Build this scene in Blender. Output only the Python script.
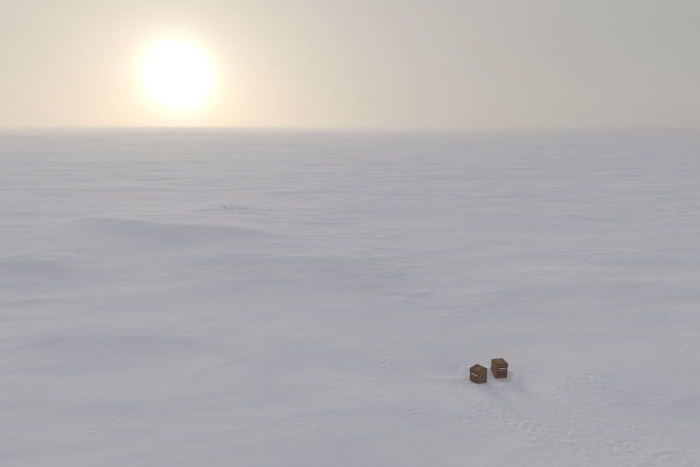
import bpy, math, random
import numpy as np
from mathutils import Vector

scene = bpy.context.scene
for o in list(bpy.data.objects):
    bpy.data.objects.remove(o, do_unlink=True)
COL = scene.collection

# ------------------------------------------------------------------ camera
CAM_H = 12.0
cam_data = bpy.data.cameras.new('camera')
cam_data.sensor_width = 36.0
cam_data.lens = 24.0
cam_data.clip_start = 0.1
cam_data.clip_end = 30000.0
cam = bpy.data.objects.new('camera', cam_data)
COL.objects.link(cam)
cam.location = (0.0, 0.0, CAM_H)
cam.rotation_euler = (math.radians(90.0 - 12.73), 0.0, 0.0)
scene.camera = cam

# ------------------------------------------------------------------ sky and sun
SUN_AZ = math.radians(-19.3)          # measured from +Y, towards -X
SUN_EL = math.radians(5.75)
SUN_DIR = Vector((math.sin(SUN_AZ) * math.cos(SUN_EL),
                  math.cos(SUN_AZ) * math.cos(SUN_EL),
                  math.sin(SUN_EL)))

world = bpy.data.worlds.new('World')
scene.world = world
world.use_nodes = True
wn, wl = world.node_tree.nodes, world.node_tree.links
wn.clear()


def wnode(kind, **kw):
    n = wn.new(kind)
    for k, v in kw.items():
        setattr(n, k, v)
    return n


def wmath(op, a, b=None, c=None):
    n = wnode('ShaderNodeMath', operation=op)
    for i, v in enumerate((a, b, c)):
        if v is None:
            continue
        if isinstance(v, (int, float)):
            n.inputs[i].default_value = v
        else:
            wl.new(v, n.inputs[i])
    return n.outputs[0]


out = wnode('ShaderNodeOutputWorld')
sky = wnode('ShaderNodeTexSky', sky_type='NISHITA', sun_disc=False)
sky.sun_elevation = SUN_EL
sky.sun_rotation = SUN_AZ
sky.dust_density = 1.0
sky.air_density = 1.0
sky.ozone_density = 1.0
bg_sky = wnode('ShaderNodeBackground')
bg_sky.inputs['Strength'].default_value = 0.10
wl.new(sky.outputs[0], bg_sky.inputs['Color'])

# the bright winter mist in front of that sky: glow falling off with the angle from the sun
tc = wnode('ShaderNodeTexCoord')
dot = wnode('ShaderNodeVectorMath', operation='DOT_PRODUCT')
wl.new(tc.outputs['Generated'], dot.inputs[0])
dot.inputs[1].default_value = SUN_DIR
ang = wmath('MULTIPLY', wmath('ARCCOSINE', wmath('MINIMUM', dot.outputs['Value'], 0.999999)), 180.0 / math.pi)
sep = wnode('ShaderNodeSeparateXYZ')
wl.new(tc.outputs['Generated'], sep.inputs[0])
thin = wmath('MAXIMUM', wmath('MULTIPLY_ADD', wmath('MAXIMUM', sep.outputs['Z'], 0.0), -0.9, 1.0), 0.2)   # mist thins upwards
wide = wmath('MULTIPLY', wmath('EXPONENT', wmath('MULTIPLY', ang, -1.0 / 27.0)), thin)
q = wmath('POWER', wmath('DIVIDE', ang, 1.45), 1.3)
core = wmath('MULTIPLY', wmath('EXPONENT', wmath('MULTIPLY', q, -1.0)), 5.0)


def scaled(col, fac):
    n = wnode('ShaderNodeVectorMath', operation='SCALE')
    n.inputs[0].default_value = col
    wl.new(fac, n.inputs['Scale'])
    return n.outputs[0]


def vadd(a, b):
    n = wnode('ShaderNodeVectorMath', operation='ADD')
    wl.new(a, n.inputs[0])
    if isinstance(b, tuple):
        n.inputs[1].default_value = b
    else:
        wl.new(b, n.inputs[1])
    return n.outputs[0]


q5 = wmath('DIVIDE', ang, 5.0)
halo = wmath('EXPONENT', wmath('MULTIPLY', wmath('MULTIPLY', q5, q5), -1.0))
mist = vadd(vadd(vadd(scaled((0.15, 0.19, 0.18), halo), scaled((0.585, 0.485, 0.348), wide)), scaled((1.0, 0.97, 0.80), core)),
            vadd(scaled((0.105, 0.125, 0.170), wmath('POWER', wmath('MAXIMUM', sep.outputs['Z'], 0.0), 1.6)), (0.376, 0.374, 0.372)))   # an overcast veil is brighter overhead
bg_mist = wnode('ShaderNodeBackground')
smap = wnode('ShaderNodeMapping')
smap.inputs['Scale'].default_value = (1.6, 1.6, 7.0)
wl.new(tc.outputs['Generated'], smap.inputs['Vector'])
snz = wnode('ShaderNodeTexNoise')
snz.inputs['Scale'].default_value = 1.3
snz.inputs['Detail'].default_value = 4.0
wl.new(smap.outputs[0], snz.inputs['Vector'])
wl.new(wmath('MULTIPLY_ADD', snz.outputs['Fac'], 0.10, 0.955), bg_mist.inputs['Strength'])
wl.new(mist, bg_mist.inputs['Color'])
addsh = wnode('ShaderNodeMixShader')         # the mist veils nearly all of the clear sky
wl.new(wmath('MULTIPLY_ADD', wmath('MAXIMUM', sep.outputs['Z'], 0.0), -0.14, 0.975), addsh.inputs['Fac'])
wl.new(bg_sky.outputs[0], addsh.inputs[1])
wl.new(bg_mist.outputs[0], addsh.inputs[2])
wl.new(addsh.outputs[0], out.inputs['Surface'])

sun_data = bpy.data.lights.new('sun', 'SUN')
sun_data.energy = 1.35
sun_data.angle = math.radians(22.0)
sun_data.color = (1.0, 0.84, 0.60)
sun = bpy.data.objects.new('sun', sun_data)
COL.objects.link(sun)
sun.location = SUN_DIR * 200.0
sun.rotation_euler = SUN_DIR.to_track_quat('Z', 'Y').to_euler()

scene.view_settings.view_transform = 'Standard'
scene.view_settings.look = 'None'
scene.view_settings.exposure = 0.0
scene.view_settings.gamma = 1.0
scene.view_settings.use_curve_mapping = False
scene.cycles.use_denoising = True
scene.cycles.volume_bounces = 1
scene.cycles.max_bounces = 8


# ------------------------------------------------------------------ materials
def new_mat(name):
    m = bpy.data.materials.new(name)
    m.use_nodes = True
    m.node_tree.nodes.clear()
    return m, m.node_tree.nodes, m.node_tree.links


def snow_material():
    m, n, l = new_mat('wind_packed_snow')
    o = n.new('ShaderNodeOutputMaterial')
    b = n.new('ShaderNodeBsdfPrincipled')
    b.inputs['Roughness'].default_value = 0.9
    b.inputs['Specular IOR Level'].default_value = 0.04
    geo = n.new('ShaderNodeNewGeometry')
    mp = n.new('ShaderNodeMapping')
    mp.inputs['Scale'].default_value = (0.38, 1.0, 1.0)
    mp.inputs['Rotation'].default_value = (0, 0, -0.2)
    l.new(geo.outputs['Position'], mp.inputs['Vector'])
    # neutral patches painted in for sunlit snow, slightly bluer ones for shaded snow
    n1 = n.new('ShaderNodeTexNoise')
    n1.inputs['Scale'].default_value = 0.22
    n1.inputs['Detail'].default_value = 7.0
    n1.inputs['Roughness'].default_value = 0.66
    n1.inputs['Distortion'].default_value = 0.6
    l.new(mp.outputs[0], n1.inputs['Vector'])
    r = n.new('ShaderNodeValToRGB')
    r.color_ramp.elements[0].position = 0.36
    r.color_ramp.elements[0].color = (0.80, 0.803, 0.890, 1)
    r.color_ramp.elements[1].position = 0.64
    r.color_ramp.elements[1].color = (0.895, 0.888, 0.914, 1)
    l.new(n1.outputs['Fac'], r.inputs['Fac'])
    l.new(r.outputs[0], b.inputs['Base Color'])
    # wind grain, fading out where it would be finer than one can see
    n2 = n.new('ShaderNodeTexNoise')
    n2.inputs['Scale'].default_value = 5.0
    n2.inputs['Detail'].default_value = 5.0
    n2.inputs['Roughness'].default_value = 0.9
    l.new(mp.outputs[0], n2.inputs['Vector'])
    bp = n.new('ShaderNodeBump')
    bp.inputs['Strength'].default_value = 0.25
    bp.inputs['Distance'].default_value = 0.035
    l.new(n2.outputs['Fac'], bp.inputs['Height'])
    l.new(bp.outputs[0], b.inputs['Normal'])
    l.new(b.outputs[0], o.inputs['Surface'])
    return m


def wood_material(name, dark, light, grain_scale=9.0):
    m, n, l = new_mat(name)
    o = n.new('ShaderNodeOutputMaterial')
    b = n.new('ShaderNodeBsdfPrincipled')
    tcn = n.new('ShaderNodeTexCoord')
    info = n.new('ShaderNodeObjectInfo')
    off = n.new('ShaderNodeVectorMath'); off.operation = 'ADD'
    rnd = n.new('ShaderNodeVectorMath'); rnd.operation = 'SCALE'
    rnd.inputs[0].default_value = (7.3, 3.1, 5.7)
    l.new(info.outputs['Random'], rnd.inputs['Scale'])
    l.new(tcn.outputs['Object'], off.inputs[0]); l.new(rnd.outputs[0], off.inputs[1])
    mp = n.new('ShaderNodeMapping')
    mp.inputs['Scale'].default_value = (1.2, 14.0, 14.0)
    l.new(off.outputs[0], mp.inputs['Vector'])
    nz = n.new('ShaderNodeTexNoise')
    nz.inputs['Scale'].default_value = grain_scale * 0.35
    nz.inputs['Detail'].default_value = 6.0
    nz.inputs['Distortion'].default_value = 0.8
    l.new(mp.outputs[0], nz.inputs['Vector'])
    r = n.new('ShaderNodeValToRGB')
    r.color_ramp.elements[0].position = 0.3; r.color_ramp.elements[0].color = (*dark, 1)
    r.color_ramp.elements[1].position = 0.72; r.color_ramp.elements[1].color = (*light, 1)
    l.new(nz.outputs['Fac'], r.inputs['Fac'])
    hsv = n.new('ShaderNodeHueSaturation')
    mr = n.new('ShaderNodeMapRange')
    mr.inputs['To Min'].default_value = 0.8; mr.inputs['To Max'].default_value = 1.2
    l.new(info.outputs['Random'], mr.inputs['Value'])
    l.new(mr.outputs[0], hsv.inputs['Value'])
    l.new(r.outputs[0], hsv.inputs['Color'])
    l.new(hsv.outputs[0], b.inputs['Base Color'])
    b.inputs['Roughness'].default_value = 0.7
    bp = n.new('ShaderNodeBump')
    bp.inputs['Strength'].default_value = 0.4; bp.inputs['Distance'].default_value = 0.004
    l.new(nz.outputs['Fac'], bp.inputs['Height']); l.new(bp.outputs[0], b.inputs['Normal'])
    l.new(b.outputs[0], o.inputs['Surface'])
    return m


def plain_material(name, col, rough, spec=0.5, var=0.08, scale=20.0):
    m, n, l = new_mat(name)
    o = n.new('ShaderNodeOutputMaterial')
    b = n.new('ShaderNodeBsdfPrincipled')
    tcn = n.new('ShaderNodeTexCoord')
    nz = n.new('ShaderNodeTexNoise')
    nz.inputs['Scale'].default_value = scale; nz.inputs['Detail'].default_value = 4
    l.new(tcn.outputs['Object'], nz.inputs['Vector'])
    r = n.new('ShaderNodeValToRGB')
    r.color_ramp.elements[0].position = 0.3
    r.color_ramp.elements[0].color = (*[max(0, c * (1 - var)) for c in col], 1)
    r.color_ramp.elements[1].position = 0.7
    r.color_ramp.elements[1].color = (*[min(1, c * (1 + var)) for c in col], 1)
    l.new(nz.outputs['Fac'], r.inputs['Fac'])
    l.new(r.outputs[0], b.inputs['Base Color'])
    b.inputs['Roughness'].default_value = rough
    b.inputs['Specular IOR Level'].default_value = spec
    l.new(b.outputs[0], o.inputs['Surface'])
    return m


SNOW = snow_material()
WOOD = wood_material('weathered_brown_board', (0.165, 0.084, 0.046), (0.370, 0.200, 0.108))
WOOD_RED = wood_material('reddish_brown_batten', (0.170, 0.078, 0.046), (0.330, 0.158, 0.090))
WOOD_DARK = wood_material('dark_stained_board', (0.100, 0.060, 0.038), (0.190, 0.118, 0.072))
WHITE = plain_material('glossy_white_strip', (0.92, 0.90, 0.89), 0.25, 0.6, 0.03)
ICE = plain_material('grey_blue_ice', (0.62, 0.66, 0.70), 0.35, 0.5, 0.3, 6.0)
STEEL = plain_material('dull_steel', (0.22, 0.21, 0.20), 0.5, 0.5, 0.2)

# ------------------------------------------------------------------ terrain heights
rng = np.random.default_rng(11)
random.seed(11)


def _hash(ix, iy, seed):
    h = (ix.astype(np.int64) * 374761393 + iy.astype(np.int64) * 668265263 + seed * 1274126177) & 0xFFFFFFFF
    h = ((h ^ (h >> 13)) * 1274126177) & 0xFFFFFFFF
    h = (h ^ (h >> 16)) & 0xFFFF
    return h.astype(np.float64) * (2 * np.pi / 65536.0)


def perlin(x, y, seed):
    ix, iy = np.floor(x), np.floor(y)
    fx, fy = x - ix, y - iy
    ux = fx * fx * fx * (fx * (fx * 6 - 15) + 10)
    uy = fy * fy * fy * (fy * (fy * 6 - 15) + 10)

    def corner(dx, dy):
        a = _hash(ix + dx, iy + dy, seed)
        return np.cos(a) * (fx - dx) + np.sin(a) * (fy - dy)
    a = corner(0, 0) * (1 - ux) + corner(1, 0) * ux
    b = corner(0, 1) * (1 - ux) + corner(1, 1) * ux
    return (a * (1 - uy) + b * uy) * 1.5


def smooth(e0, e1, v):
    t = np.clip((v - e0) / (e1 - e0), 0, 1)
    return t * t * (3 - 2 * t)


# drift crests: points along the crest, height, width of the face towards -Y, width of the far back slope
DRIFTS = [
    ([(-37.5, 60.5), (-34.7, 58.6), (-27.5, 54.6), (-19.5, 52.3), (-11.0, 49.9), (-1.0, 48.5)], 1.05, 3.4, 12.0),
    ([(-28.3, 36.0), (-29.0, 39.4), (-29.9, 41.6), (-32.4, 50.8), (-34.7, 58.6), (-36.0, 64.0)], 0.34, 3.2, 6.5, math.radians(106)),
    ([(-33.0, 37.0), (-30.3, 38.9), (-27.6, 40.0), (-25.5, 39.4), (-22.5, 37.0)], 0.52, 2.7, 5.0),
    ([(-19.0, 38.2), (-13.4, 40.0), (-4.6, 41.3), (4.5, 40.6), (13.0, 38.6)], 0.55, 4.0, 9.0),
    ([(5.0, 31.4), (9.5, 32.4), (12.8, 33.4), (19.1, 33.9), (28.0, 33.4), (36.0, 33.0)], 0.44, 3.2, 7.0),
    ([(-22.0, 25.2), (-17.0, 25.6), (-12.0, 25.6), (-7.0, 25.2)], 0.18, 1.6, 4.0),
    ([(-8.4, 21.6), (-7.5, 22.0), (-5.9, 23.0), (-4.6, 24.2)], 0.045, 0.5, 1.4),
    ([(-5.2, 26.4), (-3.6, 26.9), (-2.2, 28.1)], 0.04, 0.7, 1.6),
    ([(11.0, 41.4), (16.0, 41.9), (22.0, 41.2), (30.0, 41.0)], 0.20, 3.0, 5.0),
    ([(-9.0, 19.2), (-6.5, 19.6), (-4.5, 20.4)], 0.05, 0.6, 1.6),
    ([(-24.0, 68.4), (-20.0, 69.8), (-16.0, 69.4), (-12.0, 67.0)], 0.40, 4.6, 8.0),
]
# trampled and wind-scoured rough patches: x, y, half-width, half-depth, strength
ROUGH = [
    (11.7, 19.9, 2.6, 1.7, 0.8), (9.6, 22.4, 2.0, 1.4, 0.5), (3.0, 18.4, 2.2, 1.2, 0.6), (-1.5, 17.4, 2.0, 1.2, 0.5), (7.9, 16.8, 2.6, 1.4, 1.0), (10.2, 15.4, 2.4, 1.2, 1.0), (1.5, 22.2, 0.9, 1.0, 1.0),
    (1.1, 19.9, 1.8, 1.0, 0.6), (-9.8, 16.8, 1.3, 1.3, 0.7), (-5.6, 22.3, 1.0, 1.0, 0.7),
    (5.6, 33.6, 3.4, 2.8, 1.1), (7.4, 29.6, 2.4, 2.2, 1.0), (7.6, 26.4, 2.0, 1.4, 0.6), (2.9, 25.0, 1.6, 1.4, 0.5),
    (4.6, 20.2, 1.4, 1.1, 0.7), (6.8, 21.0, 1.8, 1.4, 0.9), (5.4, 18.0, 2.0, 1.0, 0.9),
    (3.0, 39.0, 5.0, 4.0, 1.2), (0.5, 45.0, 5.0, 4.0, 1.0), (-1.5, 52.0, 4.0, 3.0, 0.8), (-16.5, 66.6, 4.2, 2.4, 2.2), (-12.0, 64.5, 3.0, 1.6, 1.6), (9.2, 24.6, 1.6, 1.2, 0.4),
]
# fields of broken, snow-dusted ice far out: x, y, half-width, half-depth, height
HUMMOCKS = [(-394, 586, 30, 16, 2.4), (-335, 610, 18, 14, 1.6), (-330, 860, 60, 20, 2.4), (-160, 700, 40, 16, 1.8), (-60, 850, 70, 20, 2.6),
            (60, 640, 26, 14, 1.5), (150, 900, 80, 22, 2.6), (330, 760, 60, 18, 2.2), (480, 900, 70, 20, 2.6), (640, 820, 60, 20, 2.2),
            (-520, 700, 40, 20, 2.2), (-250, 470, 18, 10, 1.2), (90, 400, 16, 8, 0.9), (300, 430, 20, 9, 1.1), (-40, 330, 12, 6, 0.8)]
CRATE_A = (6.28, 20.71)
CRATE_B = (7.45, 21.28)

# footprints: x, y, heading
PRINTS = []


def walk(pts, step=0.62, spread=0.13, wob=0.12):
    side = 1
    for (x0, y0), (x1, y1) in zip(pts[:-1], pts[1:]):
        d = math.hypot(x1 - x0, y1 - y0)
        k = max(1, int(d / step))
        hd = math.atan2(y1 - y0, x1 - x0)
        for i in range(k):
            t = i / k
            x = x0 + (x1 - x0) * t - math.sin(hd) * spread * side + random.uniform(-wob, wob)
            y = y0 + (y1 - y0) * t + math.cos(hd) * spread * side + random.uniform(-wob, wob)
            PRINTS.append((x, y, hd + random.uniform(-0.35, 0.35)))
            side = -side


walk([(3.6, 40.5), (5.4, 35.0), (7.0, 30.5)], 0.7, 0.3, 0.35)
walk([(5.0, 20.2), (5.2, 18.4), (6.4, 17.4), (8.4, 16.6), (10.4, 15.2), (12.6, 13.6)])
walk([(5.4, 18.1), (7.0, 17.2), (9.0, 16.2), (11.0, 14.6)])
walk([(1.2, 23.0), (1.7, 22.0), (1.3, 20.8)], 0.4, 0.2, 0.2)
for _ in range(10):
    a = random.uniform(0, 6.28)
    PRINTS.append((6.8 + math.cos(a) * random.uniform(1.0, 1.9), 20.9 + math.sin(a) * random.uniform(0.9, 1.5), random.uniform(0, 6.28)))
for _ in range(14):
    PRINTS.append((random.gauss(11.7, 1.0), random.gauss(19.8, 0.75), random.uniform(0, 6.28)))
for _ in range(16):
    PRINTS.append((random.gauss(8.4, 1.6), random.gauss(16.5, 0.6), random.uniform(0, 6.28)))


def heights(X, Y, cell):
    """ground height; octaves finer than the local mesh cell are left out"""
    ca, sa = math.cos(0.10), math.sin(0.10)
    U, V = X * ca + Y * sa, -X * sa + Y * ca

    def w(lv):
        return np.clip((lv / cell - 1.5) / 3.0, 0, 1)
    wx = 2.2 * perlin(U / 21, V / 15, 5)
    wy = 1.6 * perlin(U / 18, V / 13, 6)
    patch = smooth(-0.25, 0.45, perlin(U / 34, V / 17, 9))
    h = 1.5 * perlin(U / 420, V / 300, 1) * smooth(40, 300, np.hypot(X, Y))
    h += 0.42 * perlin(U / 120, V / 58, 2) * w(58) * smooth(15, 70, np.hypot(X, Y))
    h += 0.24 * perlin((U + wx * 2) / 44, (V + wy * 2) / 19, 3) * w(19)
    n = perlin((U + wx) / 17, (V + wy) / 6.3, 4)
    h += (0.085 * n + 0.08 * (0.45 - np.abs(perlin((U + wx) / 23, (V + wy) / 8.5, 12)))) * w(6.3)
    far = smooth(35, 120, np.hypot(X, Y))
    h += smooth(60, 200, np.hypot(X, Y)) * 0.80 * (0.5 - np.abs(perlin((U + wx * 3) / 52, (V + wy * 3) / 30, 15))) * w(24)
    h += smooth(150, 420, np.hypot(X, Y)) * 1.1 * perlin(U / 85, V / 75, 16) * w(60)
    h += far * 0.40 * (0.5 - np.abs(perlin((U + wx * 3) / 26, (V + wy * 3) / 9, 14))) * w(9)
    h += 0.038 * (0.3 + patch) * perlin((U + wx) / 6.0, (V + wy) / 2.1, 7) * w(2.1)
    h += 0.011 * (0.25 + patch) * perlin(U / 2.1, V / 0.8, 8) * w(0.8)
    # wind-cut sastrugi: narrow crests, patchy, slanting a little across the view
    R0 = np.hypot(X, Y)
    cb, sb = math.cos(0.33), math.sin(0.33)
    P, Q = X * cb + Y * sb + 0.6 * wx, -X * sb + Y * cb + 0.6 * wy
    for lu, lv, amp, sd in ((11.0, 3.4, 0.085, 61), (5.2, 1.5, 0.042, 62), (2.3, 0.62, 0.017, 63)):
        cr = np.clip(1 - 1.9 * np.abs(perlin(P / lu, Q / lv, sd)), 0, 1) ** 2.2
        mk = smooth(0.02, 0.5, perlin(P / (lu * 2.6) + 7.1, Q / (lv * 4.2), sd + 10))
        h += amp * cr * mk * w(lv * 0.8) * (0.45 + 0.55 * smooth(22, 42, R0)) * (0.7 + 0.6 * smooth(25, 60, R0))
    # rough, hummocky snow-covered ice further out
    R = np.hypot(X, Y)
    pm = 0.35 + 0.65 * smooth(-0.15, 0.4, perlin(U / 140, V / 75, 51))
    pm2 = 0.25 + 0.75 * smooth(-0.1, 0.35, perlin(U / 60, V / 30, 52))
    h += smooth(45, 110, R) * pm2 * 0.22 * (np.abs(perlin((U + wx) / 7.5, (V + wy) / 4.2, 53)) - 0.25) * w(3.5)
    h += smooth(80, 190, R) * pm2 * 0.60 * (np.abs(perlin((U + wx) / 17, (V + wy) / 10, 54)) - 0.25) * w(8)
    h += smooth(160, 420, R) * pm * 1.2 * (np.abs(perlin(U / 40, V / 28, 55)) - 0.25) * w(20)
    hm = smooth(0.08, 0.40, perlin(X / 260, Y / 190, 21)) * smooth(420, 700, R)
    h += hm * (0.3 + 3.2 * np.clip(np.abs(perlin(X / 42, Y / 30, 22)) - 0.12, 0, 1) + 1.4 * np.abs(perlin(X / 15, Y / 14, 23)))
    for x0, y0, rx, ry, a in HUMMOCKS:
        m = (np.abs(X - x0) < 2.2 * rx) & (np.abs(Y - y0) < 2.2 * ry)
        if m.any():
            x, y = X[m], Y[m]
            e = np.exp(-((x - x0) / rx) ** 2 - ((y - y0) / ry) ** 2)
            h[m] += a * e * (0.25 + 2.4 * np.clip(np.abs(perlin(x / 13, y / 12, 24)) - 0.1, 0, 1) + 0.8 * np.abs(perlin(x / 5, y / 6, 25)))
    # drifts
    for pts, hh, wf, wb, *rot in DRIFTS:
        X0, Y0 = X, Y
        if rot:                                            # a crest running away from the viewer
            c_, s_ = math.cos(rot[0]), math.sin(rot[0])
            X, Y = X0 * c_ + Y0 * s_, -X0 * s_ + Y0 * c_
            pts = [(px * c_ + py * s_, -px * s_ + py * c_) for px, py in pts]
        xs = np.array([p[0] for p in pts]); ys = np.array([p[1] for p in pts])
        span = xs[-1] - xs[0]
        m = (X > xs[0] - 1) & (X < xs[-1] + 1) & (Y > ys.min() - 4 * wf) & (Y < ys.max() + 4 * wb)
        x, y = X[m], Y[m]
        X, Y = X0, Y0
        if not m.any():
            continue
        yc = np.zeros_like(x)
        for o in (-0.06, -0.03, 0, 0.03, 0.06):          # soften the corners of the polyline
            yc += np.interp(x + o * span, xs, ys) / 5
        yc += 0.035 * span * perlin(x / (span * 0.22), x * 0 + 3.3, 31) * 0.5
        t = y - yc
        prof = np.where(t > 0, np.exp(-np.abs(t / wb) ** 1.35), np.exp(-np.abs(t / wf) ** 1.4))
        env = smooth(xs[0], xs[0] + 0.25 * span, x) * (1 - smooth(xs[-1] - 0.4 * span, xs[-1], x))
        h[m] += hh * prof * env
    # rough patches
    mask = np.zeros_like(X)
    brk = 0.3 + 0.9 * smooth(-0.35, 0.4, perlin(X / 1.5 + 3, Y / 1.1, 44))
    for x0, y0, rx, ry, s in ROUGH:
        mask = np.maximum(mask, s * brk * np.exp(-(((X - x0) / rx) ** 2 + ((Y - y0) / ry) ** 2)))
    m = mask > 0.02
    if m.any():
        x, y = X[m], Y[m]
        c = cell[m]
        a = np.clip((0.5 / c - 1.2) / 2, 0, 1)
        r = 0.038 * (np.abs(perlin(x / 0.55, y / 0.36, 41)) - 0.2) * a + 0.027 * perlin(x / 0.22, y / 0.25, 42) * np.clip((0.25 / c - 1.2) / 2, 0, 1)
        r += 0.20 * (np.abs(perlin(x / 2.6, y / 2.0, 43)) - 0.2) * np.clip((2.0 / c - 1.2) / 2, 0, 1) * smooth(24, 34, y)
        h[m] += r * mask[m]
    # drifted collar round the two crates, scoured hollow on the sheltered side
    cx, cy = 6.85, 21.0
    d = np.hypot((X - cx) / 1.25, Y - cy)
    near = d < 5
    if near.any():
        x, y, dd = X[near], Y[near], d[near]
        an = np.arctan2(y - cy, x - cx)
        ring = np.exp(-((dd - 1.02 - 0.12 * np.sin(3 * an + 1)) / 0.20) ** 2)
        rim = 0.5 + 0.5 * np.cos(an - 0.2)
        hh = ring * (0.02 + 0.09 * rim) + 0.16 * np.exp(-(dd / 1.5) ** 2)
        hh += 0.20 * np.exp(-(((x - 7.05) / 0.34) ** 2 + ((y - 21.55) / 0.40) ** 2))
        hh += 0.05 * np.exp(-(((x - 5.1) / 1.1) ** 2 + ((y - 20.9) / 0.30) ** 2))
        for bx, by in (CRATE_B,):
            hh -= 0.06 * np.exp(-(((x - bx - 0.1) / 0.40) ** 2 + ((y - by + 0.38) / 0.25) ** 2))
        hh += 0.10 * np.exp(-(((x - 6.30) / 0.36) ** 2 + ((y - 20.22) / 0.20) ** 2))
        h[near] += hh - 0.31 * np.exp(-(dd / 2.2) ** 2)
    # footprints
    for fx, fy, hd in PRINTS:
        dp = 0.008 + 0.016 * (math.sin(fx * 91.7 + fy * 47.3) * 0.5 + 0.5)
        b = (np.abs(X - fx) < 0.45) & (np.abs(Y - fy) < 0.45)
        if not b.any():
            continue
        x, y = X[b] - fx, Y[b] - fy
        u = x * math.cos(hd) + y * math.sin(hd)
        v = -x * math.sin(hd) + y * math.cos(hd)
        e = np.sqrt((u / 0.15) ** 2 + (v / 0.085) ** 2) * (1 + 0.35 * perlin((x + fx) / 0.16, (y + fy) / 0.16, 77))
        h[b] += -dp * np.exp(-e ** 2) + 0.3 * dp * np.exp(-((e - 1.45) / 0.38) ** 2)
    return h


def ground_z(x, y):
    return float(heights(np.array([x], float), np.array([y], float), np.array([0.03]))[0])


# ------------------------------------------------------------------ the snow field
def build_ground():
    f_px = 683.0
    step = 0.00112
    near = list(np.linspace(0.8, 12.0, 26))[:-1]
    mid = [CAM_H / t for t in np.arange(1.0, 0.09, -step)]
    farr = []
    r = mid[-1]
    while r < 9000:
        r *= 1.0105 if r < 1500 else 1.025
        farr.append(r)
    R = np.array(near + mid + farr)
    dense = np.arange(-43.0, 43.001, 0.085)
    coarse = np.arange(43.0 + 2.5, 360 - 43.0 - 0.5, 2.5)
    A = np.radians(np.concatenate([dense, coarse]))
    nr, na = len(R), len(A)
    rr, aa = np.meshgrid(R, A, indexing='ij')
    X = (rr * np.sin(aa)).ravel()
    Y = (rr * np.cos(aa)).ravel()
    dR = np.gradient(R)
    dA = np.gradient(A)
    dA[-1] = dA[0] = math.radians(1.0)
    cell = np.maximum(dR[:, None] + 0 * aa, np.abs(dA)[None, :] * rr * 1.0).ravel()
    Z = heights(X, Y, cell)
    verts = np.concatenate([np.stack([X, Y, Z], 1), [[0, 0, ground_z(0, 0)]]])
    i = np.arange(nr - 1)[:, None] * na
    j = np.arange(na)[None, :]
    j2 = (j + 1) % na
    quads = np.stack([i + j, i + j2, i + na + j2, i + na + j], -1).reshape(-1, 4)[:, ::-1]
    c = nr * na
    jj = np.arange(na)
    tris = np.stack([np.full(na, c), (jj + 1) % na, jj], 1)
    loops = np.concatenate([quads.ravel(), tris.ravel()]).astype(np.int32)
    nq, nt = len(quads), len(tris)
    starts = np.concatenate([np.arange(nq) * 4, nq * 4 + np.arange(nt) * 3]).astype(np.int32)
    totals = np.concatenate([np.full(nq, 4), np.full(nt, 3)]).astype(np.int32)
    me = bpy.data.meshes.new('snow_field')
    me.vertices.add(len(verts))
    me.vertices.foreach_set('co', verts.astype(np.float32).ravel())
    me.loops.add(len(loops))
    me.loops.foreach_set('vertex_index', loops)
    me.polygons.add(nq + nt)
    me.polygons.foreach_set('loop_start', starts)
    me.polygons.foreach_set('loop_total', totals)
    me.polygons.foreach_set('use_smooth', np.ones(nq + nt, dtype=bool))
    me.update(calc_edges=True)
    me.validate()
    me.materials.append(SNOW)
    o = bpy.data.objects.new('snow_field', me)
    COL.objects.link(o)
    o['kind'] = 'structure'
    o['label'] = 'wide wind-drifted snow field reaching to the misty horizon'
    return o, float(Z.min()), float(Z.max())


ground, zmin, zmax = build_ground()


# ------------------------------------------------------------------ crates
def box_mesh(name, sx, sy, sz, mat, bev=0.006):
    """a bevelled board centred on the origin, its long axis along X"""
    import bmesh
    bm = bmesh.new()
    bmesh.ops.create_cube(bm, size=1.0)
    bmesh.ops.scale(bm, vec=(sx, sy, sz), verts=bm.verts)
    bmesh.ops.bevel(bm, geom=bm.edges[:], offset=bev, segments=1, affect='EDGES')
    me = bpy.data.meshes.new(name)
    bm.to_mesh(me); bm.free()
    me.materials.append(mat)
    return me


def part(name, me, parent, loc, rot=(0, 0, 0), label=None):
    o = bpy.data.objects.new(name, me)
    COL.objects.link(o)
    o.parent = parent
    o.location = loc
    o.rotation_euler = rot
    if label:
        o['label'] = label
    return o


S = 0.56            # side of the crate
HB = 0.74           # height to the top of the side boards
ME_POST = box_mesh('corner_post', HB, 0.055, 0.055, WOOD_RED)
ME_SIDE = box_mesh('side_board', S - 0.118, 0.022, 0.118, WOOD)
ME_DARK = box_mesh('side_board_dark', S - 0.118, 0.022, 0.118, WOOD_DARK)
ME_RAIL = box_mesh('top_rail', S - 0.004, 0.024, 0.085, WOOD_RED)
ME_MID = box_mesh('middle_rail', S - 0.004, 0.022, 0.05, WOOD_RED)
ME_LID = box_mesh('lid_board', S + 0.03, 0.138, 0.026, WOOD, 0.007)
ME_BATTEN = box_mesh('lid_batten', S - 0.10, 0.07, 0.03, WOOD_RED)
ME_STRIP = box_mesh('handle_strip', 0.34, 0.035, 0.034, WHITE, 0.010)
ME_HINGE = box_mesh('hinge', 0.06, 0.012, 0.05, STEEL, 0.003)
ME_BASE = box_mesh('base_board', S - 0.06, S - 0.06, 0.03, WOOD_DARK)


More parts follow.
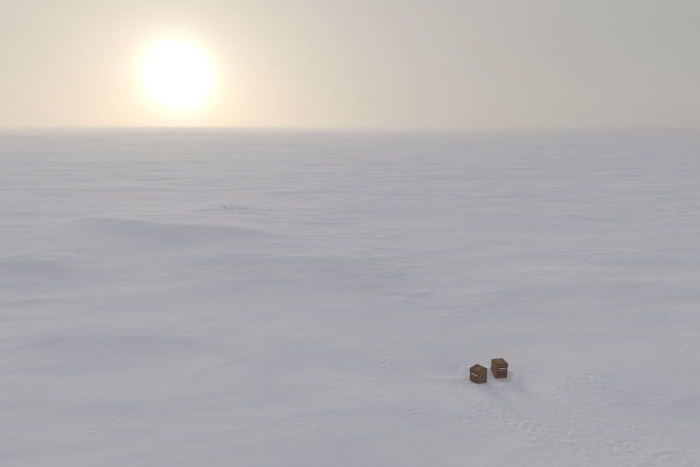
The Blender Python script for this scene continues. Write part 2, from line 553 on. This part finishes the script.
def make_crate(label):
    root = bpy.data.objects.new('wooden_crate', None)
    COL.objects.link(root)
    root.empty_display_size = 0.3
    root['label'] = label
    root['category'] = 'crate'
    root['group'] = 'wooden crates standing in the snow'
    h = S / 2
    part('base_board', ME_BASE, root, (0, 0, 0.03))
    for sx in (-1, 1):
        for sy in (-1, 1):
            part('corner_post', ME_POST, root, (sx * (h - 0.0275), sy * (h - 0.0275), HB / 2), (0, math.pi / 2, 0))
    for k in range(4):                                  # k = 0 is the front (-Y)
        a = k * math.pi / 2
        ca, sa = math.cos(a), math.sin(a)

        def at(x, y, z):
            return (x * ca - y * sa, x * sa + y * ca, z)
        for i in range(6):
            z = 0.064 + i * 0.122
            dy = random.uniform(-0.003, 0.003)
            me = ME_DARK if (k == 0 and i in (1, 2, 4)) else ME_SIDE
            part('side_board', me, root, at(0, -h + 0.026 + dy, z), (0, random.uniform(-0.008, 0.008), a))
        part('top_rail', ME_RAIL, root, at(0, -h - 0.0125, HB - 0.048), (0, 0, a))
        part('middle_rail', ME_MID, root, at(0, -h - 0.0115, 0.335 if k == 0 else 0.10), (0, 0, a))
    part('handle_strip', ME_STRIP, root, (0.0, -h - 0.035, HB - 0.165), (math.radians(-42), 0, 0), 'pale glossy strip across the upper front')
    lid = bpy.data.objects.new('lid', box_mesh('lid_frame', S - 0.03, S - 0.03, 0.018, WOOD_DARK))
    COL.objects.link(lid); lid.parent = root; lid.location = (0, 0, HB + 0.0095)
    for i in range(4):
        part('lid_board', ME_LID, lid, (0, (i - 1.5) * 0.1465, 0.0225 + random.uniform(0, 0.002)), (0, 0, random.uniform(-0.006, 0.006)))
    for s in (-1, 1):
        part('lid_batten', ME_BATTEN, lid, (s * 0.19, 0, 0.053), (0, 0, math.pi / 2))
        part('hinge', ME_HINGE, root, (s * 0.17, h + 0.031, HB - 0.03))
    return root


crate_a = make_crate('brown wooden crate turned corner-on, the left one of the pair in the snow')
crate_a.location = (CRATE_A[0], CRATE_A[1], ground_z(*CRATE_A) - 0.13)
crate_a.scale = (1.04, 1.04, 1.04)
crate_a.rotation_euler = (math.radians(1.5), math.radians(-1.0), math.radians(-50))
crate_b = make_crate('brown wooden crate set squarer to the viewer, the right one of the pair')
crate_b.location = (CRATE_B[0], CRATE_B[1], ground_z(*CRATE_B) - 0.10)
crate_b.scale = (1.04, 1.04, 1.04)
crate_b.rotation_euler = (math.radians(-1.0), math.radians(1.5), math.radians(9))


# ------------------------------------------------------------------ loose snow and ice
def lump_mesh(name, specs, mat):
    """many small crusty lumps joined in one mesh; specs: x, y, z, size, squash"""
    import bmesh
    bm = bmesh.new()
    for (x, y, z, s, q_) in specs:
        r = bmesh.ops.create_icosphere(bm, subdivisions=1, radius=1.0)
        ang_ = random.uniform(0, 6.28)
        ca, sa = math.cos(ang_), math.sin(ang_)
        ex, ey = random.uniform(0.75, 1.45), random.uniform(0.7, 1.1)
        for v in r['verts']:
            k = random.uniform(0.78, 1.2)
            vx, vy, vz = v.co.x * ex * k * s, v.co.y * ey * k * s, v.co.z * q_ * k * s
            v.co = (x + vx * ca - vy * sa, y + vx * sa + vy * ca, z + vz)
    me = bpy.data.meshes.new(name)
    bm.to_mesh(me); bm.free()
    me.materials.append(mat)
    return me


pts = []
for _ in range(70):
    a = random.uniform(0, 6.28); d = random.uniform(0.85, 1.7)
    pts.append((6.85 + math.cos(a) * d * 1.2, 21.0 + math.sin(a) * d, random.uniform(0.010, 0.028)))
for x0, y0, rx, ry, s in ROUGH[:17]:
    for _ in range(int(26 * s)):
        pts.append((random.gauss(x0, rx * 0.6), random.gauss(y0, ry * 0.6), random.uniform(0.010, 0.028)))
pts = [p for p in pts if math.hypot(p[0] - CRATE_A[0], p[1] - CRATE_A[1]) > 0.5 and math.hypot(p[0] - CRATE_B[0], p[1] - CRATE_B[1]) > 0.5]
zz = heights(np.array([p[0] for p in pts]), np.array([p[1] for p in pts]), np.full(len(pts), 0.03))
clods = bpy.data.objects.new('snow_clods', lump_mesh('snow_clods', [(x, y, z - 0.2 * s, s, 0.55) for (x, y, s), z in zip(pts, zz)], SNOW))
COL.objects.link(clods)
clods['kind'] = 'stuff'
clods['label'] = 'loose crumbs of kicked-up snow on the trampled patches'

cz = ground_z(-18.3, 67.4)
chunk_specs = [(0, 0, 0.08, 0.17, 0.75), (0.20, 0.1, 0.04, 0.11, 0.6), (-0.20, 0.05, 0.03, 0.12, 0.5)]
chunk = bpy.data.objects.new('ice_block', lump_mesh('ice_block', chunk_specs, ICE))
COL.objects.link(chunk)
chunk.location = (-18.3, 67.4, cz)
chunk['label'] = 'small dark ice block sticking out of a drift in the middle distance'
chunk['category'] = 'ice'

# ------------------------------------------------------------------ mist over the snow field
def build_haze():
    half, z0, z1 = 9400.0, zmin - 1.0, max(CAM_H, zmax) + 1.5
    me = bpy.data.meshes.new('haze')
    v = [(sx * half, sy * half, z) for z in (z0, z1) for sx, sy in ((-1, -1), (1, -1), (1, 1), (-1, 1))]
    me.from_pydata(v, [], [(3, 2, 1, 0), (4, 5, 6, 7), (0, 1, 5, 4), (1, 2, 6, 5), (2, 3, 7, 6), (3, 0, 4, 7)])
    m, n, l = new_mat('winter_mist')
    o = n.new('ShaderNodeOutputMaterial')
    p = n.new('ShaderNodeVolumePrincipled')
    p.inputs['Color'].default_value = (0.78, 0.785, 0.80, 1)
    p.inputs['Density'].default_value = 0.0011
    p.inputs['Anisotropy'].default_value = 0.5
    l.new(p.outputs[0], o.inputs['Volume'])
    me.materials.append(m)
    ob = bpy.data.objects.new('haze', me)
    COL.objects.link(ob)
    ob['kind'] = 'stuff'
    ob['label'] = 'thin winter mist lying over the snow field'


build_haze()
print('ground z', zmin, zmax)
print('crates', ground_z(*CRATE_A), ground_z(*CRATE_B))
